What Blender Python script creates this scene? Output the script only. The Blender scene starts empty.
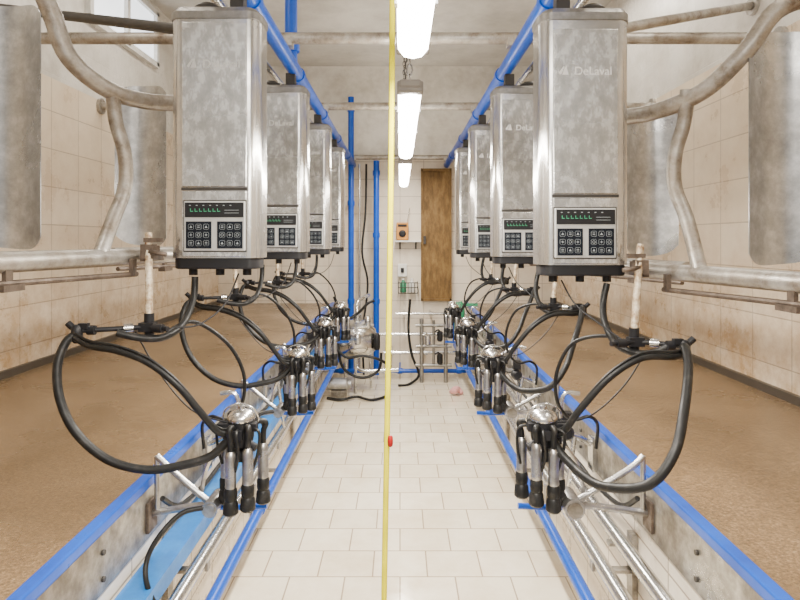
import bpy, bmesh, math, random
from mathutils import Vector, Matrix
random.seed(4)
SC=bpy.context.scene
COL=SC.collection

# ------------------------------------------------------------------ materials
def newmat(name):
    m=bpy.data.materials.new(name); m.use_nodes=True
    nt=m.node_tree; b=nt.nodes['Principled BSDF']
    return m,nt,b
def N(nt,t,**kw):
    n=nt.nodes.new(t)
    for k,v in kw.items(): setattr(n,k,v)
    return n
def ramp(nt,stops):
    r=N(nt,'ShaderNodeValToRGB')
    e=r.color_ramp.elements
    while len(e)<len(stops): e.new(0.5)
    for i,(p,c) in enumerate(stops):
        e[i].position=p; e[i].color=(*c,1) if len(c)==3 else c
    return r
def plain(name,col,rough=0.5,metal=0.0,emit=None,estr=0,var=0.12,scale=14,spec=0.5):
    m,nt,b=newmat(name)
    tc=N(nt,'ShaderNodeTexCoord'); no=N(nt,'ShaderNodeTexNoise')
    no.inputs['Scale'].default_value=scale; no.inputs['Detail'].default_value=5
    nt.links.new(tc.outputs['Object'],no.inputs['Vector'])
    lo=tuple(max(0,c*(1-var)) for c in col); hi=tuple(min(1,c*(1+var)) for c in col)
    r=ramp(nt,[(0.3,lo),(0.7,hi)])
    nt.links.new(no.outputs['Fac'],r.inputs['Fac'])
    nt.links.new(r.outputs['Color'],b.inputs['Base Color'])
    b.inputs['Roughness'].default_value=rough; b.inputs['Metallic'].default_value=metal
    b.inputs['Specular IOR Level'].default_value=spec
    if emit:
        b.inputs['Emission Color'].default_value=(*emit,1); b.inputs['Emission Strength'].default_value=estr
    return m
def mottled(name,stops,scale,rough=(0.3,0.6),metal=0.8,stretch=(1,1,1),bump=0.0,detail=8,big=None,spec=0.5):
    m,nt,b=newmat(name)
    b.inputs['Specular IOR Level'].default_value=spec
    tc=N(nt,'ShaderNodeTexCoord'); mp=N(nt,'ShaderNodeMapping'); mp.inputs['Scale'].default_value=stretch
    nt.links.new(tc.outputs['Object'],mp.inputs['Vector'])
    no=N(nt,'ShaderNodeTexNoise'); no.inputs['Scale'].default_value=scale; no.inputs['Detail'].default_value=detail
    no.inputs['Roughness'].default_value=0.7
    nt.links.new(mp.outputs['Vector'],no.inputs['Vector'])
    r=ramp(nt,stops); nt.links.new(no.outputs['Fac'],r.inputs['Fac'])
    col=r.outputs['Color']; rf=no.outputs['Fac']
    if big:
        n2=N(nt,'ShaderNodeTexNoise'); n2.inputs['Scale'].default_value=big[0]; n2.inputs['Detail'].default_value=5
        nt.links.new(tc.outputs['Object'],n2.inputs['Vector'])
        r2=ramp(nt,[(0.35,big[1]),(0.65,big[2])]); nt.links.new(n2.outputs['Fac'],r2.inputs['Fac'])
        mx=N(nt,'ShaderNodeMixRGB',blend_type='MULTIPLY'); mx.inputs[0].default_value=1
        nt.links.new(col,mx.inputs[1]); nt.links.new(r2.outputs['Color'],mx.inputs[2]); col=mx.outputs[0]; rf=n2.outputs['Fac']
    nt.links.new(col,b.inputs['Base Color'])
    mr=N(nt,'ShaderNodeMapRange'); mr.inputs['From Min'].default_value=0.3; mr.inputs['From Max'].default_value=0.7
    mr.inputs['To Min'].default_value=rough[1]; mr.inputs['To Max'].default_value=rough[0]
    nt.links.new(rf,mr.inputs['Value']); nt.links.new(mr.outputs['Result'],b.inputs['Roughness'])
    b.inputs['Metallic'].default_value=metal
    if bump:
        bp=N(nt,'ShaderNodeBump'); bp.inputs['Strength'].default_value=bump; bp.inputs['Distance'].default_value=0.01
        nt.links.new(no.outputs['Fac'],bp.inputs['Height']); nt.links.new(bp.outputs['Normal'],b.inputs['Normal'])
    return m
def tiles(name,ua,va,bw,bh,c1,c2,grout,rough,offset=0.5,dirt=(0.45,0.33,0.2),dirtamt=0.35,low=None,plaster_z=None,mortar=0.012,metal=0):
    m,nt,b=newmat(name)
    tc=N(nt,'ShaderNodeTexCoord'); sp=N(nt,'ShaderNodeSeparateXYZ'); cb=N(nt,'ShaderNodeCombineXYZ')
    nt.links.new(tc.outputs['Object'],sp.inputs[0])
    nt.links.new(sp.outputs[ua],cb.inputs[0]); nt.links.new(sp.outputs[va],cb.inputs[1])
    br=N(nt,'ShaderNodeTexBrick',offset=offset)
    br.inputs['Scale'].default_value=1; br.inputs['Brick Width'].default_value=bw; br.inputs['Row Height'].default_value=bh
    br.inputs['Mortar Size'].default_value=mortar*0.35; br.inputs['Mortar Smooth'].default_value=0.3
    br.inputs['Color1'].default_value=(*c1,1); br.inputs['Color2'].default_value=(*c2,1); br.inputs['Mortar'].default_value=(*grout,1)
    nt.links.new(cb.outputs[0],br.inputs['Vector'])
    no=N(nt,'ShaderNodeTexNoise'); no.inputs['Scale'].default_value=2.2; no.inputs['Detail'].default_value=10; no.inputs['Roughness'].default_value=0.72
    nt.links.new(tc.outputs['Object'],no.inputs['Vector'])
    r=ramp(nt,[(0.42,(0,0,0)),(0.70,(1,1,1))]); nt.links.new(no.outputs['Fac'],r.inputs['Fac'])
    mul=N(nt,'ShaderNodeMath',operation='MULTIPLY'); mul.inputs[1].default_value=dirtamt
    nt.links.new(r.outputs['Color'],mul.inputs[0])
    fac=mul.outputs[0]
    if low:
        mr=N(nt,'ShaderNodeMapRange'); mr.inputs['From Min'].default_value=low[0]; mr.inputs['From Max'].default_value=low[1]
        mr.inputs['To Min'].default_value=low[2]; mr.inputs['To Max'].default_value=0
        nt.links.new(sp.outputs[2],mr.inputs['Value'])
        n3=N(nt,'ShaderNodeTexNoise'); n3.inputs['Scale'].default_value=7; n3.inputs['Detail'].default_value=10; n3.inputs['Roughness'].default_value=0.75
        nt.links.new(tc.outputs['Object'],n3.inputs['Vector'])
        m3=N(nt,'ShaderNodeMath',operation='MULTIPLY'); nt.links.new(mr.outputs['Result'],m3.inputs[0])
        r3=ramp(nt,[(0.38,(0.1,0.1,0.1)),(0.62,(1,1,1))]); nt.links.new(n3.outputs['Fac'],r3.inputs['Fac']); nt.links.new(r3.outputs['Color'],m3.inputs[1])
        ad=N(nt,'ShaderNodeMath',operation='ADD',use_clamp=True)
        nt.links.new(fac,ad.inputs[0]); nt.links.new(m3.outputs[0],ad.inputs[1]); fac=ad.outputs[0]
    mx=N(nt,'ShaderNodeMixRGB',blend_type='MULTIPLY'); nt.links.new(fac,mx.inputs['Fac'])
    nt.links.new(br.outputs['Color'],mx.inputs[1]); mx.inputs[2].default_value=(*dirt,1)
    out=mx.outputs[0]
    if plaster_z:
        gt=N(nt,'ShaderNodeMath',operation='GREATER_THAN'); gt.inputs[1].default_value=plaster_z
        nt.links.new(sp.outputs[2],gt.inputs[0])
        m2=N(nt,'ShaderNodeMixRGB'); nt.links.new(gt.outputs[0],m2.inputs['Fac']); nt.links.new(out,m2.inputs[1])
        r2=ramp(nt,[(0.3,(0.44,0.40,0.34)),(0.6,(0.74,0.71,0.65))]); nt.links.new(no.outputs['Fac'],r2.inputs['Fac'])
        nt.links.new(r2.outputs['Color'],m2.inputs[2]); out=m2.outputs[0]
    nt.links.new(out,b.inputs['Base Color'])
    rr=N(nt,'ShaderNodeMapRange'); rr.inputs['From Min'].default_value=0.35; rr.inputs['From Max'].default_value=0.65
    rr.inputs['To Min'].default_value=rough+0.2; rr.inputs['To Max'].default_value=rough
    nt.links.new(no.outputs['Fac'],rr.inputs['Value']); nt.links.new(rr.outputs['Result'],b.inputs['Roughness'])
    bp=N(nt,'ShaderNodeBump',invert=True); bp.inputs['Strength'].default_value=0.35; bp.inputs['Distance'].default_value=0.004
    nt.links.new(br.outputs['Fac'],bp.inputs['Height']); nt.links.new(bp.outputs['Normal'],b.inputs['Normal'])
    return m

M_floor=tiles('floor_tile',0,1,0.27,0.245,(0.80,0.725,0.58),(0.73,0.655,0.51),(0.38,0.30,0.21),0.05,dirtamt=0.55,dirt=(0.72,0.61,0.46))
M_wallX=tiles('wall_tile_side',1,2,0.33,0.25,(0.76,0.65,0.50),(0.71,0.60,0.45),(0.46,0.37,0.27),0.22,offset=0.0,dirt=(0.60,0.46,0.32),dirtamt=0.5,low=(0.85,1.75,0.95),plaster_z=2.72,mortar=0.011)
M_wallY=tiles('wall_tile_back',0,2,0.30,0.22,(0.80,0.72,0.60),(0.74,0.66,0.54),(0.44,0.37,0.30),0.3,offset=0.0,dirt=(0.6,0.48,0.37),dirtamt=0.5,plaster_z=2.72,mortar=0.012)
M_pit=tiles('pit_tile',1,2,0.27,0.2,(0.86,0.79,0.67),(0.80,0.73,0.61),(0.38,0.31,0.23),0.2,offset=0.0,dirt=(0.50,0.38,0.27),dirtamt=0.6)
M_ceil=mottled('ceiling_plaster',[(0.3,(0.46,0.44,0.40)),(0.65,(0.70,0.68,0.63))],1.6,(0.8,0.9),0)
M_plat=mottled('brown_wet_concrete',[(0.30,(0.060,0.040,0.021)),(0.44,(0.160,0.106,0.056)),(0.56,(0.225,0.153,0.084)),(0.67,(0.32,0.235,0.145)),(0.78,(0.52,0.43,0.31))],130,(0.06,0.36),0,bump=0.22,detail=15,big=(1.7,(0.66,0.61,0.54),(1.05,1.0,0.95)))
M_blue=mottled('blue_paint',[(0.2,(0.0008,0.040,0.30)),(0.5,(0.001,0.065,0.43)),(0.8,(0.003,0.10,0.53))],5,(0.25,0.40),0.0,spec=0.35)
M_lblue=mottled('worn_light_blue_paint',[(0.3,(0.004,0.11,0.42)),(0.6,(0.012,0.20,0.58)),(0.8,(0.18,0.38,0.62))],7,(0.3,0.5),0.1)
M_galv=mottled('galvanised_steel',[(0.28,(0.32,0.325,0.33)),(0.5,(0.47,0.475,0.48)),(0.68,(0.66,0.665,0.67))],16,(0.22,0.44),0.85,bump=0.06,big=(3.5,(0.78,0.77,0.76),(1,1,1)))
M_curb=mottled('scuffed_curb_steel',[(0.3,(0.18,0.165,0.15)),(0.5,(0.34,0.33,0.31)),(0.7,(0.54,0.53,0.51))],16,(0.25,0.5),0.8,bump=0.1,big=(4,(0.6,0.54,0.46),(1,1,1)))
M_rail=mottled('worn_grey_pipe',[(0.33,(0.20,0.16,0.125)),(0.45,(0.36,0.335,0.30)),(0.7,(0.60,0.585,0.56))],13,(0.28,0.50),0.65,bump=0.25,big=(4.5,(0.70,0.64,0.57),(1,1,1)))
M_ss=mottled('stained_stainless_cover',[(0.36,(0.50,0.495,0.48)),(0.50,(0.62,0.615,0.60)),(0.57,(0.84,0.84,0.83))],22,(0.16,0.34),0.85,stretch=(1.3,1.3,0.7),bump=0.02,detail=15,big=(3.0,(0.76,0.755,0.74),(1.05,1.05,1.05)))
M_side=mottled('brushed_side_sheet',[(0.3,(0.42,0.41,0.395)),(0.7,(0.66,0.65,0.635))],8,(0.14,0.30),0.92)
M_ssd=mottled('dark_stainless_edge',[(0.3,(0.16,0.15,0.14)),(0.7,(0.36,0.35,0.33))],10,(0.25,0.5),0.8)
M_chrome=mottled('polished_steel',[(0.3,(0.50,0.49,0.47)),(0.7,(0.78,0.77,0.75))],20,(0.14,0.30),1.0)
M_cup=mottled('dull_steel_shell',[(0.35,(0.26,0.25,0.24)),(0.6,(0.52,0.51,0.50)),(0.75,(0.70,0.69,0.68))],16,(0.22,0.40),0.95)
M_pipe=mottled('stainless_pipe',[(0.3,(0.48,0.48,0.47)),(0.7,(0.80,0.80,0.79))],9,(0.15,0.32),0.97)
M_rub=mottled('black_rubber',[(0.3,(0.004,0.004,0.0045)),(0.55,(0.010,0.010,0.010)),(0.8,(0.05,0.044,0.038))],26,(0.35,0.55),0,spec=0.3)
M_blk=plain('black_plastic',(0.01,0.01,0.012),0.45,spec=0.3)
M_pad=plain('dark_keypad_foil',(0.007,0.009,0.014),0.5,spec=0.12)
M_btn=plain('pale_print',(0.27,0.30,0.32),0.5,spec=0.2)
M_led=plain('green_led',(0.03,0.25,0.12),0.4,emit=(0.1,0.9,0.45),estr=0.12)
M_grey=plain('pale_panel_foil',(0.46,0.46,0.455),0.35,0.3)
M_cream=mottled('rust_stained_cream_paint',[(0.38,(0.20,0.10,0.04)),(0.50,(0.46,0.37,0.25)),(0.64,(0.72,0.65,0.53))],30,(0.4,0.6),0.1)
M_rust=mottled('rusty_iron',[(0.3,(0.05,0.036,0.028)),(0.6,(0.14,0.105,0.08)),(0.75,(0.28,0.24,0.20))],20,(0.45,0.7),0.5)
M_dark=plain('dark_steel',(0.05,0.045,0.04),0.5,0.5)
M_yel=plain('yellow_rope',(0.66,0.60,0.0),0.6,spec=0.1)
M_red=plain('red_plastic',(0.30,0.008,0.008),0.5,spec=0.2)
M_lamp=plain('lit_diffuser',(0.9,0.9,0.88),0.4,emit=(1.0,0.94,0.84),estr=34,var=0.01)
M_white=plain('white_plastic',(0.72,0.71,0.67),0.4)
M_endcap=plain('grey_lamp_end',(0.22,0.20,0.18),0.5)
M_door=mottled('rusty_brown_door',[(0.25,(0.05,0.028,0.010)),(0.5,(0.15,0.08,0.018)),(0.75,(0.27,0.16,0.045))],5,(0.5,0.8),0,stretch=(3,3,1))
M_green=plain('green_plastic',(0.03,0.25,0.12),0.5)
M_orange=plain('orange_brown_case',(0.55,0.24,0.04),0.5)
M_glass=plain('bright_window_pane',(0.8,0.85,0.9),0.2,emit=(0.9,0.95,1.0),estr=2.0)
M_base=plain('dark_wall_base',(0.05,0.04,0.03),0.4)  # dark strip colour where the walls meet the platforms
M_pink=plain('pink_cloth',(0.7,0.35,0.35),0.8)
M_logoA=plain('worn_pale_print',(0.80,0.80,0.80),0.6)
M_logoB=plain('faded_grey_print',(0.56,0.56,0.55),0.5,0.3)

# ------------------------------------------------------------------ mesh builder
class MB:
    def __init__(s): s.v=[];s.f=[];s.m=[];s.sm=[]
    def add(s,vs,fs,m=0,smooth=False):
        o=len(s.v); s.v+= [Vector(v) for v in vs]
        for f in fs:
            s.f.append([o+i for i in f]); s.m.append(m); s.sm.append(smooth)
    def box(s,c,d,m=0,rot=None):
        c=Vector(c); hx,hy,hz=d[0]/2,d[1]/2,d[2]/2
        vs=[Vector((x,y,z)) for x in(-hx,hx) for y in(-hy,hy) for z in(-hz,hz)]
        if rot is not None: vs=[rot@v for v in vs]
        s.add([c+v for v in vs],[(0,1,3,2),(4,6,7,5),(0,4,5,1),(2,3,7,6),(0,2,6,4),(1,5,7,3)],m); return s
    def tube(s,pts,r,m=0,seg=10,sub=0,caps=True):
        P=[Vector(p) for p in pts]
        R=list(r) if isinstance(r,(list,tuple)) else [r]*len(P)
        if sub and len(P)>2:
            Q=[];RR=[]
            for i in range(len(P)-1):
                p0=P[max(i-1,0)];p1=P[i];p2=P[i+1];p3=P[min(i+2,len(P)-1)]
                for k in range(sub):
                    t=k/sub
                    Q.append(0.5*((2*p1)+(p2-p0)*t+(2*p0-5*p1+4*p2-p3)*t*t+(3*p1-p0-3*p2+p3)*t**3)); RR.append(R[i]*(1-t)+R[i+1]*t)
            Q.append(P[-1]);RR.append(R[-1]);P=Q;R=RR
        T=[]
        for i in range(len(P)):
            a=P[max(i-1,0)];b=P[min(i+1,len(P)-1)]; d=b-a
            if d.length<1e-7: d=T[-1].copy() if T else Vector((0,0,1))
            T.append(d.normalized())
        u=T[0].orthogonal().normalized(); vs=[];fs=[]
        for i,p in enumerate(P):
            u=(u-T[i]*u.dot(T[i])); u=u.normalized() if u.length>1e-6 else T[i].orthogonal().normalized()
            w=T[i].cross(u)
            for k in range(seg):
                a=2*math.pi*k/seg; vs.append(p+(u*math.cos(a)+w*math.sin(a))*R[i])
        for i in range(len(P)-1):
            for k in range(seg):
                k2=(k+1)%seg; fs.append((i*seg+k,i*seg+k2,(i+1)*seg+k2,(i+1)*seg+k))
        s.add(vs,fs,m,True)
        if caps:
            s.add(vs[:seg],[tuple(range(seg))[::-1]],m); s.add(vs[-seg:],[tuple(range(seg))],m)
        return s
    def cyl(s,a,b,r,m=0,seg=16,r2=None): return s.tube([a,b],[r,r if r2 is None else r2],m,seg)
    def lathe(s,prof,c,m=0,seg=20,axis=None):
        c=Vector(c); q=Vector((0,0,1)).rotation_difference(Vector(axis)) if axis else None
        vs=[];n=len(prof)
        for r,z in prof:
            for k in range(seg):
                a=2*math.pi*k/seg; v=Vector((max(r,1e-4)*math.cos(a),max(r,1e-4)*math.sin(a),z))
                if q: v=q@v
                vs.append(c+v)
        fs=[(i*seg+k,i*seg+(k+1)%seg,(i+1)*seg+(k+1)%seg,(i+1)*seg+k) for i in range(n-1) for k in range(seg)]
        s.add(vs,fs,m,True)
        s.add(vs[:seg],[tuple(range(seg))[::-1]],m); s.add(vs[-seg:],[tuple(range(seg))],m)
        return s
    def prism(s,poly,z0,z1,m=0,inset=None):
        n=len(poly)
        if inset:
            cx=sum(p[0] for p in poly)/n; cy=sum(p[1] for p in poly)/n
            top=[(cx+(p[0]-cx)*inset,cy+(p[1]-cy)*inset) for p in poly]
        else: top=poly
        vs=[(x,y,z0) for x,y in poly]+[(x,y,z1) for x,y in top]
        s.add(vs,[(i,(i+1)%n,n+(i+1)%n,n+i) for i in range(n)],m,True)
        s.add(vs,[tuple(range(n))[::-1],tuple(range(n,2*n))],m); return s

ROOTLOC={}
def mk(name,mb,mats,off=Vector((0,0,0)),bevel=0):
    me=bpy.data.meshes.new(name)
    me.from_pydata([tuple(v-off) for v in mb.v],[],mb.f)
    for m in (mats if isinstance(mats,(list,tuple)) else [mats]): me.materials.append(m)
    for i,p in enumerate(me.polygons): p.material_index=mb.m[i]; p.use_smooth=mb.sm[i]
    bm=bmesh.new(); bm.from_mesh(me); bmesh.ops.remove_doubles(bm,verts=bm.verts,dist=1e-6)
    bmesh.ops.recalc_face_normals(bm,faces=bm.faces)
    for e in bm.edges:
        if len(e.link_faces)==2 and e.calc_face_angle(0)>0.7: e.smooth=False
    bm.to_mesh(me); bm.free()
    ob=bpy.data.objects.new(name,me); COL.objects.link(ob)
    if bevel:
        b=ob.modifiers.new('bevel','BEVEL'); b.width=bevel; b.segments=2; b.limit_method='ANGLE'; b.angle_limit=math.radians(50)
    return ob
def thing(name,label,cat,loc,group=None):
    e=bpy.data.objects.new(name,None); e.empty_display_size=0.05; COL.objects.link(e); e.location=loc
    e['label']=label; e['category']=cat
    if group: e['group']=group
    ROOTLOC[e.name]=Vector(loc); return e
def part(name,mb,mats,parent,label=None,bevel=0):
    off=ROOTLOC[parent.name]; ob=mk(name,mb,mats,off,bevel); ob.parent=parent; ROOTLOC[ob.name]=off
    if label: ob['label']=label
    return ob
def solo(name,label,cat,mb,mats,loc=(0,0,0),group=None,bevel=0):
    ob=mk(name,mb,mats,Vector(loc),bevel); ob.location=loc; ob['label']=label; ob['category']=cat
    if group: ob['group']=group
    return ob
def struct(name,mb,mats,bevel=0):
    ob=mk(name,mb,mats,Vector((0,0,0)),bevel); ob['kind']='structure'; return ob
def copy_tree(src,delta=None,parent=None,skip=()):
    c=src.copy(); COL.objects.link(c)
    if delta is not None: c.location=src.location+Vector(delta)
    if parent is not None: c.parent=parent
    for ch in list(src.children):
        if ch.name.split('.')[0] in skip: continue
        copy_tree(ch,None,c)
    return c

# ------------------------------------------------------------------ room
XL,XR,YB,YF,ZC=-2.30,1.94,7.6,-1.6,3.85
PZ=0.85; PA=0.845
struct('floor',MB().box((0,(YB+YF)/2,-0.05),(2*PA+0.1,YB-YF,0.1)),M_floor)
for nm,x0,x1 in (('floor.001',XL-0.02,-PA-0.03),('floor.002',PA+0.03,XR+0.02)):
    struct(nm,MB().box(((x0+x1)/2,(YB+YF)/2,PZ-0.06),(abs(x1-x0),YB-YF,0.12)),M_plat)
struct('ceiling',MB().box(((XL+XR)/2,(YB+YF)/2,ZC+0.05),(XR-XL+0.2,YB-YF,0.1)),M_ceil)
struct('wall_left',MB().box((XL-0.05,(YB+YF)/2,(PZ+ZC)/2),(0.1,YB-YF,ZC-PZ)),M_wallX)
struct('wall_right',MB().box((XR+0.05,(YB+YF)/2,(PZ+ZC)/2),(0.1,YB-YF,ZC-PZ)),M_wallX)
struct('wall_back',MB().box(((XL+XR)/2,YB+0.05,ZC/2),(XR-XL+0.2,0.1,ZC)),M_wallY)
for nm,s in (('wall_pit_left',-1),('wall_pit_right',1)):
    struct(nm,MB().box((s*(PA+0.02),(YB+YF)/2,0.41),(0.04,YB-YF,0.82)),M_pit)
struct('baseboard_left',MB().box((XL+0.01,(YB+YF)/2,PZ+0.022),(0.03,YB-YF,0.045)),M_base)
struct('baseboard_right',MB().box((XR-0.01,(YB+YF)/2,PZ+0.022),(0.03,YB-YF,0.045)),M_base)
k=1
for s in(-1,1):
    mb=MB().box((s*(PA-0.006),(YB+YF)/2,0.745),(0.012,YB-YF-0.01,0.165))
    y=0.6
    while y<7.4:
        for dz in(0.70,0.775): mb.cyl((s*(PA-0.012),y,dz),(s*(PA-0.019),y,dz),0.008,1,8)
        y+=1.08
    struct('trim_%d'%k,mb,[M_curb,M_dark]); k+=1
    mb=MB().box((s*(PA+0.002),(YB+YF)/2,0.846),(0.038,YB-YF-0.01,0.036))
    struct('trim_%d'%k,mb,M_blue,0.006); k+=1
mb=MB()
for y in(4.4,5.0,5.6): mb.box((XL+0.02,y,3.52),(0.05,0.05,0.5))
for z in(3.28,3.76): mb.box((XL+0.02,5.0,z),(0.05,1.25,0.05))
w=struct('window_1',mb,M_white)
g=mk('pane',MB().box((XL+0.006,5.0,3.52),(0.01,1.2,0.48)),M_glass); g.parent=w
mb=MB().box((0.455,YB-0.03,1.72),(0.38,0.05,1.66))
for dx in(-0.18,0.18): mb.box((0.455+dx,YB-0.065,1.72),(0.025,0.02,1.66))
for z in(0.9,2.53): mb.box((0.455,YB-0.065,z),(0.38,0.02,0.03))
mb.box((0.31,YB-0.08,1.65),(0.03,0.04,0.1),1)
struct('door_1',mb,[M_door,M_dark])

# ------------------------------------------------------------------ long pipes
def hpipe(x0,z,y0,y1,r,mat,name,label,cat='pipe',bands=None,group=None):
    mb=MB().cyl((x0,y0,z),(x0,y1,z),r,0,16)
    if bands:
        y=y0+bands/2
        while y<y1:
            mb.cyl((x0,y-0.02,z),(x0,y+0.02,z),r*1.18,0,16); y+=bands
    return solo(name,label,cat,mb,mat,(x0,(y0+y1)/2,z),group)
for s in(-1,1):
    hpipe(s*0.59,2.60,-1.4,YB,0.038,M_blue,'overhead_pipe','thick blue-painted pipe running above the milking units','pipe',1.08,'blue overhead pipes')
    hpipe(s*0.70,2.565,-1.4,YB,0.02,M_pipe,'pulsation_line','thin grey steel line beside the blue overhead pipe','pipe',1.08)
    for (a,z,r,mt,nm,lb) in ((0.715,0.50,0.026,M_pipe,'milk_line','long stainless steel milk line along the pit wall'),
                             (0.665,0.375,0.024,M_blue,'vacuum_line','narrow blue-painted line low along the pit')):
        hpipe(s*a,z,-1.2,7.3,r,mt,nm,lb,'pipe',1.62)
    if s<0:
        mb=MB().box((-0.785,3.0,0.60),(0.085,8.4,0.012)); mb.box((-0.745,3.0,0.575),(0.012,8.4,0.06)); mb.box((-0.825,3.0,0.575),(0.012,8.4,0.06))
        solo('support_channel','wide worn light blue steel channel along the pit wall','beam',mb,M_lblue,(-0.785,3.0,0.57))
    else:
        hpipe(0.77,0.60,-1.2,7.3,0.026,M_pipe,'milk_line','long stainless steel milk line along the pit wall','pipe',1.62)
    for i in range(6):
        y=0.9+i*1.25
        mb=MB().box((s*0.832,y,0.30),(0.02,0.05,0.6)); mb.box((s*0.79,y,0.55 if s<0 else 0.565),(0.09,0.03,0.012)); mb.box((s*0.775,y,0.468),(0.13,0.03,0.012))
        mb.box((s*0.75,y,0.345),(0.19,0.03,0.012)); mb.box((s*0.69,y,0.485),(0.012,0.03,0.03))
        solo('pipe_bracket','small steel bracket holding the lines to the pit wall','bracket',mb,M_curb,(s*0.832,y,0.0),'pipe brackets on the pit walls')
for y in(3.05,4.6,7.45):
    mb=MB().cyl((XL,y,2.675),(XR,y,2.675),0.03,0,14)
    for s in(-1,1): mb.box((s*0.59,y,2.655),(0.09,0.07,0.05),0)
    for x in(XL+0.01,XR-0.01): mb.cyl((x-0.01,y,2.675),(x+0.01,y,2.675),0.06,0,14)
    solo('cross_pipe','grey galvanised pipe spanning between the two walls','pipe',mb,M_rail,(0,y,2.675),'cross pipes under the ceiling')
mb=MB().cyl((-0.585,3.22,2.60),(-0.585,3.22,ZC),0.034,0,16); mb.cyl((-0.585,3.22,2.66),(-0.585,3.22,2.70),0.046,0,16); mb.cyl((-0.585,3.22,ZC-0.03),(-0.585,3.22,ZC),0.07,0,16)
solo('riser_pipe','vertical blue pipe rising from overhead pipe to ceiling','pipe',mb,M_blue,(-0.585,3.22,2.6))
for s in(-1,1):
    X=(XR if s>0 else -XL)-0.004
    mb=MB().cyl((s*0.80,2.36,2.47),(s*(X-0.02),3.28,2.93),0.022,0,12); mb.cyl((s*(X-0.02),3.28,2.93),(s*X,3.28,2.93),0.05,0,12)
    mb.cyl((s*0.80,2.36,2.40),(s*0.80,2.36,2.52),0.03,0,12)
    solo('brace_pipe','grey pipe brace between milking unit and side wall','pipe',mb,M_rail if s>0 else M_dark,(s*X,3.28,2.9))

# ------------------------------------------------------------------ lamps
def lamp(y0,L=1.42):
    x=0.03;z=2.10
    r=thing('fluorescent_lamp','lit white fluorescent tube lamp hanging over the pit','lamp',(x,y0+L/2,z),'fluorescent lamps over the pit')
    mb=MB()
    prof=[(-0.036,0.0),(-0.034,-0.014),(-0.024,-0.026),(0,-0.031),(0.024,-0.026),(0.034,-0.014),(0.036,0.0)]
    n=len(prof);vs=[];ys=[(y0+0.03,0.45),(y0+0.042,0.78),(y0+0.07,1),(y0+L-0.05,1),(y0+L-0.018,0.85),(y0+L,0.45)]
    for yy,sc in ys:
        for px,pz in prof: vs.append((x+px*sc,yy,z+pz*sc))
    fs=[(i*n+j,i*n+j+1,(i+1)*n+j+1,(i+1)*n+j) for i in range(len(ys)-1) for j in range(n-1)]
    fs+=[tuple(range(n)),tuple(range((len(ys)-1)*n,len(ys)*n))[::-1]]
    fs+=[(i*n,(i+1)*n,(i+1)*n+n-1,i*n+n-1) for i in range(len(ys)-1)]
    mb.add(vs,fs,0,True); part('diffuser',mb,M_lamp,r)
    mb=MB().box((x,y0+L/2,z+0.012),(0.066,L-0.01,0.024)); part('housing',mb,M_endcap,r,None,0.006)
    for yy in(y0+0.03,y0+L-0.02):
        part('end_fitting',MB().box((x,yy,z+0.004),(0.078,0.04,0.036)),M_endcap,r,'grey end fitting',0.006)
    for yy in(y0+0.10,y0+L-0.10):
        mb=MB(); zz=z+0.026; i=0
        while zz<ZC-0.01:
            ring=[]
            for k in range(9):
                a=2*math.pi*k/8; c,sn=0.008*math.cos(a),0.02*math.sin(a)
                ring.append((x+(c if i%2 else 0),yy+(0 if i%2 else c),zz+0.018+sn))
            mb.tube(ring,0.0026,0,5,0,False); zz+=0.033;i+=1
        part('chain',mb,M_dark,r)
    for yy in(y0+0.3,y0+L/2,y0+L-0.3):
        for s in(-1,1): part('clip',MB().box((x+s*0.037,yy,z+0.002),(0.006,0.025,0.03)),M_galv,r)
lamp(0.0); lamp(1.76,1.40); lamp(3.40)
r=thing('pull_rope','thin yellow hanging rope with small red toggle','rope',(-0.052,1.5,0.0))
part('rope',MB().tube([(-0.052,1.5,0.0),(-0.040,1.5,0.75),(-0.027,1.5,1.5),(-0.019,1.5,2.25),(-0.014,1.5,ZC)],0.0072,0,8,4),M_yel,r)
part('toggle',MB().lathe([(0.003,-0.014),(0.006,-0.011),(0.007,0),(0.006,0.011),(0.003,0.014)],(-0.024,1.492,1.15),0,12),M_red,r)

# ------------------------------------------------------------------ milking place (one side), replicated in depth
SP=1.08; NU=4
def textmesh(body,size,x,y,z):
    cu=bpy.data.curves.new('t','FONT'); cu.body=body; cu.size=size; cu.align_x='CENTER'; cu.extrude=0.0004; cu.offset=0.0002
    ob=bpy.data.objects.new('t',cu); COL.objects.link(ob)
    bpy.context.view_layer.update()
    me=bpy.data.meshes.new_from_object(ob.evaluated_get(bpy.context.evaluated_depsgraph_get()))
    mb=MB(); mb.add([(x+v.co.x,y-v.co.z,z+v.co.y) for v in me.vertices],[tuple(p.vertices) for p in me.polygons],0)
    bpy.data.objects.remove(ob); bpy.data.meshes.remove(me); return mb

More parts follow.
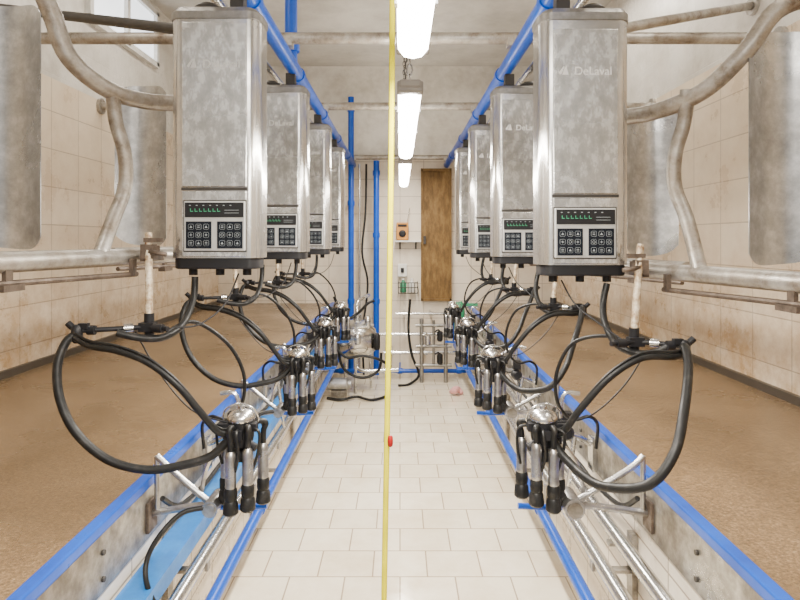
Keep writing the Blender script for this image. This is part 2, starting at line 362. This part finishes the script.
things=[]
for s in(-1,1):
    cx=s*0.668; y0=2.15; zb,zt=(1.565,2.475) if s<0 else (1.54,2.47)
    fx=cx-s*0.004; M_logo=M_logoB if s<0 else M_logoA
    R=thing('milking_control_unit','tall stained stainless steel milking control box with two keypads','milking machine',(cx,y0+0.07,zb-0.02),'milking control boxes along the pit')
    def prof(g=0,yb=0.13):
        hw=0.162+g; hf=0.118; rx=hw-hf; ry=0.055+g
        left=[(cx-hf-rx*math.sin(t*math.pi/12),y0+0.055-ry*math.cos(t*math.pi/12)) for t in range(7)]
        right=[(2*cx-x,y) for x,y in left]
        return left+[(cx-hw,y0+yb+g),(cx+hw,y0+yb+g)]+right[::-1]
    part('housing',MB().prism(prof(),zb+0.02,zt-0.03),M_side,R)
    part('base_tray',MB().prism(prof(-0.008),zb-0.02,zb+0.022),M_blk,R,'black plastic underside tray',0.006)
    mb=MB().prism(prof(0.004),zt-0.032,zt-0.004); mb.prism(prof(0.004),zt-0.004,zt+0.012,0,0.9)
    part('top_cap',mb,M_ssd,R,'thin dull grey metal top rim',0.003)
    part('front_cover',MB().box((fx,y0-0.003,zb+0.570),(0.232,0.008,0.59)),M_ss,R,'flat stained front cover sheet',0.003)
    part('seam_shade',MB().box((fx,y0-0.001,zb+0.268),(0.238,0.006,0.010)),M_dark,R,'dark strip painted as the shaded gap between the covers')  # dark colour stands in for shade in the gap between covers
    part('lower_cover',MB().box((fx,y0-0.003,zb+0.142),(0.232,0.008,0.236)),M_ss,R,'stained lower cover sheet',0.003)
    pz=zb+0.135; kx0=fx-s*0.004
    part('panel_frame',MB().box((kx0,y0-0.0085,pz),(0.226,0.005,0.186)),M_dark,R,'dark line around the panel',0.002)
    cp=part('control_panel',MB().box((kx0,y0-0.010,pz),(0.219,0.012,0.178)),M_grey,R,'pale control panel plate',0.004)
    mb=MB().box((kx0,y0-0.017,pz+0.057),(0.208,0.005,0.052))
    for i in range(7): mb.box((kx0-0.086+i*0.024,y0-0.0200,pz+0.073),(0.006,0.001,0.003),1)
    for i in range(7): mb.box((kx0-0.080+i*0.016,y0-0.0200,pz+0.052),(0.010,0.001,0.0025),2); mb.box((kx0-0.084+i*0.016,y0-0.0200,pz+0.058),(0.002,0.001,0.008),2)
    mb.box((kx0+0.062,y0-0.0200,pz+0.056),(0.05,0.001,0.0015),1); mb.box((kx0+0.062,y0-0.0200,pz+0.046),(0.05,0.001,0.0015),1)
    part('display',mb,[M_blk,M_btn,M_led],cp,'dark display with green light segments')
    for sx in(-1,1):
        kx=kx0+sx*0.0555; kz=pz-0.032
        mb=MB().box((kx,y0-0.017,kz),(0.090,0.005,0.096))
        for i in range(3):
            for j in range(3):
                bx=kx+(i-1)*0.027; bz=kz+(j-1)*0.029; h=0.0095
                mb.tube([(bx-h,y0-0.0196,bz-h+0.003),(bx-h+0.003,y0-0.0196,bz-h),(bx+h-0.003,y0-0.0196,bz-h),(bx+h,y0-0.0196,bz-h+0.003),(bx+h,y0-0.0196,bz+h-0.003),(bx+h-0.003,y0-0.0196,bz+h),(bx-h+0.003,y0-0.0196,bz+h),(bx-h,y0-0.0196,bz+h-0.003),(bx-h,y0-0.0196,bz-h+0.003)],0.0005,1,4,0,False)
                t=(i*2+j+sx)%4
                if t==0: mb.box((bx,y0-0.020,bz),(0.009,0.001,0.002),1); mb.box((bx,y0-0.020,bz),(0.002,0.001,0.009),1)
                elif t==1: mb.add([(bx-0.005,y0-0.0202,bz-0.004),(bx+0.005,y0-0.0202,bz-0.004),(bx,y0-0.0202,bz+0.005)],[(0,1,2)],1)
                elif t==2: mb.tube([(bx+0.005*math.cos(a*math.pi/4),y0-0.020,bz+0.005*math.sin(a*math.pi/4)) for a in range(9)],0.0009,1,4,0,False)
                else: mb.box((bx,y0-0.020,bz+0.003),(0.009,0.001,0.002),1); mb.box((bx,y0-0.020,bz-0.003),(0.009,0.001,0.002),1)
        part('keypad',mb,[M_pad,M_btn],cp,'black keypad with nine pale outlined buttons')
    part('word_mark',textmesh('DeLaval',0.042,fx+0.026,y0-0.0076,zb+0.70),M_logo,R,'worn pale printed maker lettering')
    ex=fx-0.086; ez=zb+0.70; yy=y0-0.0078
    mb=MB(); mb.add([(ex,yy,ez),(ex+0.024,yy,ez),(ex+0.015,yy,ez+0.034)],[(0,1,2)],0)
    mb.add([(ex-0.012,yy,ez+0.006),(ex-0.003,yy,ez),(ex+0.010,yy,ez+0.028),(ex+0.007,yy,ez+0.032)],[(0,1,2,3)],0)
    part('emblem',mb,M_logo,R,'worn pale triangle emblem')
    for px in(-0.1,0.0,0.1): part('hose_port',MB().cyl((cx+px,y0+0.08,zb-0.045),(cx+px,y0+0.08,zb-0.015),0.016,0,12),M_blk,R)
    mb=MB().box((cx-s*0.065,y0+0.09,zt+0.05),(0.05,0.05,0.085)); mb.box((cx-s*0.02,y0+0.09,zt+0.02),(0.16,0.05,0.02))
    mb.lathe([(0.05,-0.0),(0.05,0.02),(0.03,0.035)],(cx+s*0.04,y0+0.07,zt+0.01),0,16)
    part('mounting_bracket',mb,M_dark,R)
    things.append(R)
    # ---- rump rail
    zl=1.59 if s<0 else 1.535
    R=thing('rump_rail','worn grey bent tube rail with galvanised splash plate','rail',(s*1.0,2.1,zl),'bent rump rails along the platforms')
    if s<0: top=[(1.30,2.66,1.86),(1.19,2.52,1.93),(1.155,2.40,1.99),(1.125,2.27,2.04),(1.04,2.185,2.14),(0.95,2.175,2.28),(0.845,2.19,2.36)]
    else: top=[(1.55,2.45,1.98),(1.36,2.45,1.98),(1.25,2.41,2.0),(1.17,2.29,2.03),(1.07,2.175,2.12),(0.95,2.13,2.26),(0.845,2.13,2.36)]
    part('upper_tube',MB().tube([(s*a,d,z) for a,z,d in top],0.031,0,14,6),M_rail,R)
    part('upright_tube',MB().tube([(s*a,d,z) for a,z,d in((1.03,2.19,2.15),(1.028,2.08,2.17),(1.000,1.96,2.18),(0.995,1.84,2.17),(1.005,1.72,2.10),(1.000,zl+0.01,2.0))],0.025,0,14,6),M_rail,R)
    part('lower_tube',MB().tube([(s*a,d,zl) for a,d in((1.13,1.28),(1.085,1.55),(1.04,1.8),(0.985,2.05),(0.93,2.24),(0.86,2.36))],0.030,0,14,6),M_rail,R)
    mb=MB().tube([(s*1.12,1.30,zl-0.055),(s*1.0,1.9,zl-0.06),(s*0.93,2.12,zl-0.06)],0.009,0,8,5)
    mb.box((s*1.055,1.62,zl-0.07),(0.03,0.09,0.018)); mb.box((s*1.06,1.62,zl-0.035),(0.012,0.03,0.06))
    mb.box((s*0.935,2.10,zl-0.035),(0.014,0.03,0.06))
    part('release_rod',mb,M_rust,R,'thin rusty release rod')
    mb=MB();n=14;vs=[];zt2=2.46 if s<0 else 2.37;zb2=zl+0.02;a0=1.205 if s<0 else 1.17
    for i in range(n+1):
        t=i/n; a=a0+0.27*t; d=2.01+0.07*math.sin(t*math.pi*0.95); zc=0.05*(2*t-1)**4
        for (z,e) in((zb2+zc+0.02*t,0),(zt2-zc,0),(zt2-zc,0.005),(zb2+zc+0.02*t,0.005)): vs.append((s*a,d+e,z))
    fs=[(i*4+j,(i+1)*4+j,(i+1)*4+(j+1)%4,i*4+(j+1)%4) for i in range(n) for j in range(4)]+[(0,1,2,3),(n*4,n*4+3,n*4+2,n*4+1)]
    mb.add(vs,fs,0,True)
    part('splash_plate',mb,M_galv,R,'curved galvanised splash plate')
    things.append(R)
    # ---- hose support arm
    if s<0: ra,rz,rb,rbz=0.880,zl+0.085,0.857,1.385; az=1.355; arm=[(0.77,1.99),(0.86,2.03),(0.95,1.99),(1.05,1.95)]
    else: ra,rz,rb,rbz=0.842,zl+0.10,0.800,1.335; az=1.305; arm=[(0.70,1.99),(0.80,2.03),(0.86,2.0),(0.925,1.95)]
    R=thing('hose_support_arm','cream rust-stained rod carrying a black hose arm','support arm',(s*rb,2.08,az),'hose support arms')
    part('rod',MB().cyl((s*ra,2.10,rz),(s*rb,2.05,rbz),0.0125,0,12),M_cream,R)
    mb=MB().box((s*ra,2.13,zl+0.03),(0.035,0.05,0.02)); mb.box((s*(ra+0.02),2.2,zl),(0.02,0.20,0.03)); mb.box((s*(ra-0.02),2.09,zl+0.06),(0.06,0.02,0.015)); mb.box((s*ra,2.1,zl+0.02),(0.04,0.045,0.05))
    mb.tube([(s*(ra-0.07),2.08,zl+0.01),(s*(ra-0.01),2.08,zl+0.02)],0.008,0,8)
    part('pivot_clamp',mb,M_rust,R,'rusty pivot clamp')
    A0,A3=arm[0],arm[3]
    mb=MB().tube([(s*a,d,az) for a,d in arm],0.0085,0,10,5)
    mb.cyl((s*rb,2.05,az-0.03),(s*rb,2.05,az+0.045),0.017,0,12); mb.box((s*rb,2.04,az),(0.05,0.04,0.03))
    mb.cyl((s*(A0[0]+0.02),2.0,az),(s*(A0[0]+0.055),2.01,az),0.015,0,12)
    mb.lathe([(0.010,-0.03),(0.018,-0.02),(0.018,0.02),(0.010,0.03)],(s*A3[0],A3[1],az-0.01),0,12)
    mb.cyl((s*(A3[0]-0.01),1.95,az-0.01),(s*(A3[0]+0.03),1.95,az+0.025),0.011,0,10)
    mb.lathe([(0.016,-0.012),(0.016,0.012)],(s*(A3[0]-0.04),1.965,az),0,12,(1,0,0)); mb.box((s*(A3[0]-0.02),1.955,az+0.015),(0.03,0.02,0.018))
    part('arm',mb,M_blk,R)
    part('coupling',MB().cyl((s*(rb+0.04),2.015,az),(s*(rb+0.065),2.0,az),0.015,0,12),M_chrome,R,'bright metal coupling'); things.append(R)
    # ---- hoses
    def hose(name,label,pts,r,mat=M_rub,cat='hose',grp=None):
        mb=MB().tube([(s*a,d,z) for a,z,d in pts],r,0,12,7)
        ob=solo(name,label,cat,mb,mat,(s*pts[0][0],pts[0][2],pts[0][1]),grp); things.append(ob)
    ca=0.515 if s<0 else 0.465
    if s<0:
        P1=[(0.54,1.02,1.94),(0.60,0.962,1.92),(0.675,0.94,1.90),(0.79,0.93,1.88),(0.91,0.965,1.87),(1.01,1.05,1.87),(1.065,1.15,1.88),(1.085,1.25,1.90),(1.075,1.32,1.93),(1.05,1.345,1.95)]
        P2=[(1.05,1.335,1.94),(0.98,1.315,1.90),(0.88,1.305,1.87),(0.78,1.27,1.86),(0.69,1.20,1.86),(0.625,1.11,1.88),(0.58,1.04,1.91),(0.545,1.03,1.93)]
        P3=[(0.755,zb-0.05,2.21),(0.755,1.45,2.20),(0.757,1.39,2.15),(0.765,1.345,2.08),(0.80,1.322,2.02),(0.86,1.325,1.99),(0.93,1.345,1.97)]
        C=[(0.89,1.34,2.02),(0.80,1.22,1.98),(0.68,1.10,1.95),(0.56,1.06,1.94)]
    else:
        P1=[(0.49,1.01,1.93),(0.51,0.975,1.88),(0.545,0.95,1.78),(0.585,0.95,1.70),(0.675,0.985,1.63),(0.745,1.07,1.63),(0.80,1.17,1.69),(0.865,1.26,1.80),(0.905,1.305,1.90),(0.92,1.30,1.95)]
        P2=[(0.92,1.29,1.94),(0.86,1.285,1.88),(0.75,1.285,1.86),(0.65,1.225,1.86),(0.565,1.12,1.88),(0.52,1.04,1.91),(0.49,1.03,1.93)]
        P3=[(0.762,zb-0.05,2.21),(0.745,1.42,2.20),(0.735,1.35,2.15),(0.75,1.29,2.08),(0.79,1.27,2.02),(0.84,1.275,1.99),(0.88,1.30,1.97)]
        C=[(0.83,1.28,2.02),(0.74,1.17,1.98),(0.62,1.08,1.95),(0.51,1.06,1.94)]
    hose('milk_hose','thick black rubber milk hose in a wide hanging loop',P1,0.0138,grp='looped milk hoses')
    hose('return_hose','black rubber hose arching from arm to milking cluster',P2,0.0115,grp='arching hoses')
    hose('pulsation_hose','thin pulsation hose beside the arching hose',[(a,z+0.016,d-0.004) for a,z,d in P2],0.0038,grp='pulsation hoses')
    hose('drop_hose','black rubber hose dropping from box to support arm',P3,0.0125,grp='drop hoses under the boxes')
    hose('retraction_cord','thin dark cord from arm to milking cluster',C,0.0026,M_blk,'cord',grp='retraction cords')
    hose('loop_hose','thin black hose looping between arm and curb',
        [(0.80,az-0.02,2.06),(0.74,az+0.0,2.16),(0.65,1.26,2.26),(0.60,1.14,2.30),(0.61,1.02,2.32),(0.67,0.95,2.34),(0.75,0.95,2.38),(0.80,0.90,2.43),(0.80,0.80,2.45)],0.007,grp='thin hose loops by the curb')
    hose('lift_cord','thin cord from box underside to the cluster arm',
        [(0.60,zb-0.04,2.23),(0.63,1.42,2.16),(0.69,1.36,2.07),(0.76,az,2.02)],0.003,M_blk,'cord',grp='lift cords')
    hose('curb_cable','black cable sagging along the curb between clusters',
        [(0.80,0.78,2.02),(0.79,0.70,2.15),(0.785,0.67,2.4),(0.79,0.665,2.6),(0.785,0.68,2.85),(0.80,0.77,3.05)],0.009,grp='sagging curb cables')
    if s<0:
        hose('outlet_hose','thin black hose from cluster bracket down to milk line',
        [(0.62,0.79,1.93),(0.69,0.785,1.90),(0.74,0.74,1.86),(0.77,0.68,1.83),(0.76,0.62,1.80),(0.72,0.52,1.80)],0.008,grp='outlet hoses')
    R=thing('curb_clamp','small steel clamp with black knob on the curb','clamp',(s*0.83,2.5,0.66),'steel clamps on the curb')
    mb=MB().box((s*0.822,2.56,0.74),(0.02,0.06,0.14)); mb.cyl((s*0.82,2.56,0.78),(s*0.70,2.54,0.84),0.013,0,10); mb.tube([(s*0.70,2.54,0.84),(s*0.68,2.54,0.93),(s*0.70,2.54,1.00),(s*0.76,2.54,1.00)],0.009,0,8,4)
    mb.cyl((s*0.74,2.54,0.82),(s*0.70,2.54,0.52),0.010,0,8)
    part('body',mb,M_pipe,R)
    mb=MB().lathe([(0.02,-0.03),(0.032,-0.015),(0.032,0.015),(0.018,0.03)],(s*0.70,2.53,0.84),0,12,(0,1,0)); mb.box((s*0.70,2.53,0.90),(0.045,0.04,0.05))
    part('knob',mb,M_blk,R); things.append(R)
    # ---- cluster
    c=Vector((s*ca,1.95,0))
    R=thing('milking_cluster','milking cluster with steel domed claw and four teat cups','milking cluster',(c.x,c.y,0.79),'milking clusters hanging over the pit')
    part('claw_lid',MB().lathe([(0.044,1.066),(0.046,1.073),(0.042,1.083),(0.032,1.094),(0.016,1.100),(0.011,1.102),(0.011,1.112),(0.004,1.115)],c,0,24),M_chrome,R,'polished steel dome lid')
    mb=MB().lathe([(0.018,0.975),(0.034,0.985),(0.040,1.01),(0.042,1.04),(0.044,1.066)],c,0,20)
    mb.cyl(c+Vector((s*0.02,0,1.02)),c+Vector((s*0.055,-0.01,1.012)),0.017,0,12); mb.box(c+Vector((s*0.048,-0.01,1.045)),(0.05,0.04,0.03))
    mb.box(c+Vector((-s*0.038,-0.02,1.05)),(0.035,0.03,0.025)); mb.box(c+Vector((0,-0.045,1.03)),(0.03,0.02,0.03)); mb.cyl(c+Vector((-s*0.02,-0.02,1.0)),c+Vector((-s*0.055,-0.03,0.985)),0.013,0,12)
    mb.box(c+Vector((0,-0.01,0.955)),(0.07,0.05,0.03))
    part('claw_bowl',mb,M_blk,R,'black claw bowl')
    mb=MB().tube([c+Vector((0.046,0,1.05)),c+Vector((0.057,-0.01,1.075)),c+Vector((0.043,-0.02,1.108)),c+Vector((0,-0.02,1.124)),c+Vector((-0.043,-0.02,1.108)),c+Vector((-0.057,-0.01,1.075)),c+Vector((-0.046,0,1.05))],0.003,0,8,5)
    part('bail_handle',mb,M_chrome,R,'bent steel wire handle')
    for (da,dd) in((0.058,0.025),(0.020,-0.054),(-0.032,-0.046),(-0.064,0.028)):
        ux,uy=s*da,dd; l=math.hypot(ux,uy); ex,ey=ux/l,uy/l
        jz=random.uniform(-0.016,0.014)
        mb=MB().lathe([(0.010,0.994+jz),(0.0155,0.986+jz),(0.0175,0.976+jz),(0.0175,0.892+jz),(0.0185,0.885+jz),(0.016,0.877+jz)],c+Vector((ux,uy,0)),0,16)
        tc=part('teat_cup',mb,M_cup,R,'dull steel teat cup shell')
        mb=MB().lathe([(0.0165,0.881+jz),(0.0205,0.874+jz),(0.0205,0.846+jz),(0.018,0.840+jz),(0.0225,0.832+jz),(0.0245,0.809+jz),(0.0245,0.801+jz),(0.019,0.795+jz)],c+Vector((ux,uy,0)),0,16)
        part('liner',mb,M_rub,tc,'black rubber liner mouth')
        mb=MB().tube([c+Vector((ex*0.034,ey*0.034,1.03)),c+Vector((ex*0.052,ey*0.052,1.055)),c+Vector((ux*1.12,uy*1.12,1.047)),c+Vector((ux*1.02,uy*1.02,1.022)),c+Vector((ux,uy,0.986+jz))],0.0098,0,10,5)
        part('short_milk_tube',mb,M_rub,R,'short black rubber tube')
        tx,ty=-ey,ex
        mb=MB().tube([c+Vector((ex*0.036+tx*0.012,ey*0.036+ty*0.012,1.045)),c+Vector((ex*0.072+tx*0.03,ey*0.072+ty*0.03,1.04)),c+Vector((ux*1.1+tx*0.032,uy*1.1+ty*0.032,0.975)),c+Vector((ux+tx*0.017,uy+ty*0.017,0.92))],0.0048,0,8,6)
        part('pulse_tube',mb,M_rub,R,'thin black pulse tube')
    things.append(R)
    # ---- bracket
    R=thing('cluster_bracket','steel arm with blue lever holding the milking cluster','bracket',(s*0.82,2.0,0.72),'cluster brackets on the curb')
    b0=ca+0.095; rr=0.026 if s<0 else 0.033
    mb=MB().tube([(s*0.81,2.0,0.93),(s*0.76,1.99,0.89),(s*(b0+0.03),1.97,0.80),(s*b0,1.965,0.79)],0.0105,0,10,4); mb.cyl((s*b0,1.92,0.785),(s*b0,2.03,0.785),rr,0,18)
    mb.cyl((s*0.83,2.0,0.74),(s*(b0+0.02),1.99,0.775),0.012,0,10); mb.cyl((s*0.81,2.0,0.74),(s*0.81,2.0,0.93),0.009,0,10)
    mb.tube([(s*(b0+0.05),1.985,0.80),(s*(b0+0.03),1.99,0.90),(s*(b0-0.01),1.99,0.96),(s*(ca+0.03),1.985,0.99)],0.007,0,8,4)
    part('arm',mb,M_cup,R)
    part('end_cap',MB().cyl((s*b0,1.914,0.785),(s*b0,1.922,0.785),rr*0.75,0,16),M_curb,R)
    mb=MB().box((s*0.828,2.0,0.735),(0.012,0.07,0.10)); part('mounting_plate',mb,M_rust,R,None,0.003)
    mb=MB().tube([(s*b0,1.99,0.765),(s*(ca+0.0),2.01,0.755),(s*(ca-0.07),2.01,0.76)],0.010,0,10); mb.cyl((s*ca,2.0,0.755),(s*ca,1.965,0.985),0.006,0,8)
    part('lever',mb,M_blue,R,'blue painted lever'); things.append(R)

for t in list(things):
    for n in range(1,NU): copy_tree(t,(0,SP*n,0),None,('upper_tube',))

# ------------------------------------------------------------------ end of pit equipment
for x,z1,y in((-0.60,3.4,7.35),(-0.29,2.62,7.35)):
    mb=MB().cyl((x,y,0),(x,y,z1),0.036,0,16); z0=0.8
    for z in(z0+0.1,(z0+z1)/2,z1-0.15): mb.cyl((x,y,z-0.03),(x,y,z+0.03),0.045,0,16); mb.box((x,(y+YB)/2,z),(0.03,YB-y,0.03))
    solo('standing_pipe','vertical blue-painted pipe fixed to the end wall','pipe',mb,M_blue,(x,y,0),'standing blue pipes')
mb=MB().tube([(-0.42,7.5,2.6),(-0.43,7.48,2.0),(-0.47,7.45,1.5),(-0.40,7.44,1.1),(-0.46,7.40,0.5),(-0.44,7.3,0.01)],0.013,0,10,6)
solo('drain_hose','black hose hanging down the end wall','hose',mb,M_rub,(-0.42,7.4,0.0))
mb=MB().cyl((-0.505,7.5,0.0),(-0.505,7.5,2.6),0.014,0,10)
for z in(0.6,1.6,2.4): mb.box((-0.505,7.55,z),(0.03,0.10,0.03))
solo('wall_conduit','thin steel conduit standing along the end wall','pipe',mb,M_pipe,(-0.505,7.5,0.0))
tx=-0.47
R=thing('milk_receiver','wide round stainless steel milk receiver on legs','tank',(tx,6.6,0.0))
part('vessel',MB().lathe([(0.04,0.36),(0.14,0.38),(0.20,0.44),(0.212,0.50),(0.212,0.62),(0.20,0.67),(0.17,0.70)],(tx,6.6,0),0,28),M_chrome,R)
part('lid',MB().lathe([(0.18,0.70),(0.185,0.715),(0.13,0.75),(0.05,0.775),(0.05,0.83),(0.03,0.84)],(tx,6.6,0),0,24),M_pipe,R)
for i in range(3):
    a=i*2.09+0.5; part('leg',MB().cyl((tx+0.17*math.cos(a),6.6+0.17*math.sin(a),0),(tx+0.15*math.cos(a),6.6+0.15*math.sin(a),0.43),0.014,0,10),M_pipe,R)
mb=MB().tube([(tx,6.6,0.83),(tx,6.65,0.96),(tx+0.06,6.8,1.0),(tx+0.1,7.1,1.0)],0.022,0,10,5)
part('inlet_pipe',mb,M_pipe,R)
mb=MB().tube([(tx,6.6,0.37),(tx,6.58,0.26),(tx+0.1,6.56,0.22),(tx+0.45,6.6,0.22)],0.022,0,10,5)
part('outlet_pipe',mb,M_pipe,R)
for j,(vx,vy,zz,L) in enumerate(((tx-0.13,6.5,0.76,0.16),(tx+0.12,6.5,0.76,0.14),(tx+0.22,6.5,0.55,0.18),(tx+0.02,6.36,0.60,0.12))):
    part('valve',MB().lathe([(0.025,-L/2),(0.035,-L/2+0.02),(0.035,L/2-0.02),(0.02,L/2)],(vx,vy,zz),0,12),M_blk if j%2==0 else M_pipe,R)
for pts,lb in (([(-0.75,6.2,0.015),(-0.6,6.12,0.02),(-0.45,6.2,0.03),(-0.3,6.12,0.02),(-0.15,6.25,0.02),(-0.12,6.5,0.02)],'black hose lying loosely on tiled pit floor'),
           ([(-0.70,6.45,0.9),(-0.66,6.34,0.6),(-0.62,6.33,0.34),(-0.5,6.34,0.22),(-0.35,6.34,0.20),(-0.22,6.37,0.28),(-0.2,6.38,0.45)],'black hose looping below the milk receiver'),
           ([(-0.70,6.36,1.05),(-0.62,6.34,0.88),(-0.55,6.33,0.82),(-0.44,6.33,0.88),(-0.34,6.33,0.98),(-0.28,6.4,1.0)],'black hose arching over the milk receiver'),
           ([(-0.66,6.30,0.5),(-0.55,6.27,0.42),(-0.40,6.27,0.44),(-0.22,6.28,0.40),(-0.1,6.4,0.30)],'black hose crossing before the milk receiver'),
           ([(0.12,7.1,0.95),(0.10,7.08,0.6),(0.14,7.05,0.3),(0.22,7.0,0.08),(0.10,6.8,0.015),(-0.02,6.75,0.015)],'black hose hanging at the end pipes')):
    solo('rubber_hose',lb,'hose',MB().tube(pts,0.015,0,8,6),M_rub,(pts[0][0],pts[0][1],0))
R=thing('floor_pump','small grey pump with motor on the pit floor','pump',(-0.63,6.25,0.0))
part('motor',MB().lathe([(0.03,-0.13),(0.065,-0.12),(0.065,0.08),(0.045,0.10),(0.045,0.13)],(-0.64,6.3,0.14),0,18,(1,0,0)),M_galv,R)
part('foot',MB().box((-0.64,6.3,0.04),(0.16,0.1,0.08)),M_curb,R)
for x0,x1,z,y,r,mt,lb in((-0.25,0.80,0.52,7.2,0.022,M_pipe,'horizontal stainless pipe across the pit end'),(-0.20,0.80,0.30,7.2,0.022,M_pipe,'horizontal stainless pipe across the pit end'),(-0.05,0.80,0.76,7.25,0.016,M_pipe,'horizontal stainless pipe across the pit end'),(-0.80,0.80,0.09,7.15,0.025,M_blue,'low blue pipe across the pit end')):
    mb=MB().cyl((x0,y,z),(x1,y,z),r,0,14)
    for x in(x0+0.1,(x0+x1)/2,x1-0.1): mb.cyl((x-0.03,y,z),(x+0.03,y,z),r*1.35,0,14); mb.box((x,(y+YB)/2,z),(0.02,YB-y,0.02))
    solo('end_pipe',lb,'pipe',mb,mt,(x0,y,z))
R=thing('valve_stand','low steel pipe frame with valves at the pit end','stand',(0.35,6.95,0))
mb=MB()
for x in(0.25,0.53): mb.cyl((x,6.95,0),(x,6.95,0.74),0.024,0,12)
for z in(0.20,0.42,0.66): mb.cyl((0.18,6.95,z),(0.60,6.95,z),0.020,0,12)
mb.cyl((0.39,6.95,0.20),(0.39,6.95,0.72),0.016,0,12)
part('frame',mb,M_ssd,R)
for x,z,mt in((0.32,0.50,M_pipe),(0.46,0.28,M_blk),(0.46,0.54,M_blk)):
    mb=MB().lathe([(0.02,-0.06),(0.035,-0.045),(0.035,0.045),(0.02,0.06)],(x,6.92,z),0,14); mb.tube([(x,6.91,z+0.05),(x-0.02,6.88,z+0.08),(x-0.06,6.87,z+0.06)],0.009,0,8,4)
    part('valve',mb,mt,R)
G=MB(); G.tube([(0.64,6.5,0.98),(0.65,6.48,0.88),(0.63,6.47,0.76),(0.64,6.47,0.66)],[0.035,0.05,0.06,0.045],0,12,4)
for i in range(4): G.tube([(0.60+i*0.027,6.47,0.68),(0.595+i*0.029,6.465,0.60)],0.012,0,8)
G.box((0.74,6.5,0.95),(0.2,0.03,0.03),0)
solo('rubber_glove','green rubber glove hanging beside the curb','glove',G,M_green,(0.64,6.5,0.66))
G=MB(); G.tube([(0.54,6.4,0.03),(0.58,6.35,0.06),(0.62,6.42,0.05),(0.66,6.38,0.02)],[0.02,0.04,0.035,0.02],0,10,4)
solo('cleaning_cloth','crumpled pink cloth on the pit floor','cloth',G,M_pink,(0.58,6.4,0.0))
R=thing('wall_shelf','small pale shelf on the tiled end wall','shelf',(0.08,7.52,1.62))
part('board',MB().box((0.10,7.52,1.635),(0.32,0.16,0.02)),M_white,R)
for x in(0.0,0.2):
    mb=MB(); mb.box((x,7.585,1.58),(0.02,0.03,0.09)); mb.box((x,7.54,1.618),(0.02,0.12,0.012)); part('shelf_bracket',mb,M_dark,R)
R=thing('radio','orange-brown portable radio standing on a wall shelf','radio',(0.03,7.52,1.645))
part('case',MB().box((0.03,7.52,1.76),(0.15,0.08,0.22)),M_orange,R,None,0.012)
part('dial',MB().lathe([(0.045,0),(0.045,0.008),(0.02,0.012)],(0.03,7.479,1.73),0,20,(0,-1,0)),M_blk,R)
part('tuner_window',MB().box((0.03,7.477,1.83),(0.11,0.006,0.03)),M_blk,R)
part('antenna',MB().cyl((0.09,7.52,1.87),(0.12,7.52,2.05),0.004,0,8),M_chrome,R)
R=thing('switch_box','white electrical switch box on the tiled wall','switch box',(0.03,7.57,1.2))
part('case',MB().box((0.03,7.56,1.27),(0.12,0.08,0.16)),M_white,R,None,0.008)
part('switch',MB().box((0.03,7.515,1.27),(0.04,0.02,0.06)),M_blk,R)
R=thing('bottle_rack','dark wire rack on the tiled wall holding bottles','rack',(0.1,7.5,0.98))
mb=MB()
for z in(0.99,1.06,1.12): mb.tube([(-0.02,7.6,z),(-0.02,7.43,z),(0.22,7.43,z),(0.22,7.6,z)],0.006,0,6)
for i in range(7): mb.cyl((-0.02+i*0.04,7.43,0.99),(-0.02+i*0.04,7.43,1.12),0.004,0,6)
for i in range(5): mb.cyl((-0.02+i*0.06,7.43,0.99),(-0.02+i*0.06,7.6,0.99),0.005,0,6)
part('basket',mb,M_dark,R)
for x,mt,lb in((0.04,M_green,'green plastic bottle in the wire rack'),(0.15,M_white,'white plastic bottle in the wire rack')):
    r=thing('bottle',lb,'bottle',(x,7.51,0.997))
    part('body',MB().lathe([(0.035,0.997),(0.04,1.01),(0.04,1.11),(0.015,1.14),(0.015,1.15)],(x,7.51,0),0,16),mt,r)
    part('cap',MB().cyl((x,7.51,1.15),(x,7.51,1.17),0.018,0,12),M_white,r)

# ------------------------------------------------------------------ lights
def area(loc,sx,sy,p,col=(1,0.93,0.82),rot=(0,0,0)):
    l=bpy.data.lights.new('tube_and_fill_light','AREA'); l.shape='RECTANGLE'; l.size=sx; l.size_y=sy; l.energy=p; l.color=col
    o=bpy.data.objects.new('tube_and_fill_light',l); COL.objects.link(o); o.location=loc; o.rotation_euler=rot; return o
for y in(0.7,2.45,4.15,6.2): area((0.03,y,2.05 if y<6 else 2.5),0.07,1.4,66)  # light of the hanging tubes; farthest one is a fill without fixture
for y in(0.7,2.45,4.15,6.2): area((0.03,y,2.135 if y<6 else 2.52),0.07,1.4,14,rot=(math.pi,0,0))  # upward fills added to brighten the ceiling
area((0,-1.0,3.0),2.0,1.0,62,rot=(math.radians(25),0,0))  # broad unseen fill added behind the camera, no fixture
for s in(-1,1):
    for y in(1.8,4.6): area((s*1.5,y,3.7),0.15,1.5,26)  # side fills added to brighten the platforms, no lamps there
w=bpy.data.worlds.new('world'); SC.world=w; w.use_nodes=True
bg=w.node_tree.nodes['Background']; bg.inputs[0].default_value=(1.0,0.95,0.88,1); bg.inputs[1].default_value=0.8

cam=bpy.data.cameras.new('camera'); co=bpy.data.objects.new('camera',cam); COL.objects.link(co)
co.location=(0,0,1.65); co.rotation_euler=(math.pi/2,0,0); cam.sensor_width=36; cam.lens=27; cam.shift_y=-0.075
cam.clip_start=0.02
SC.camera=co
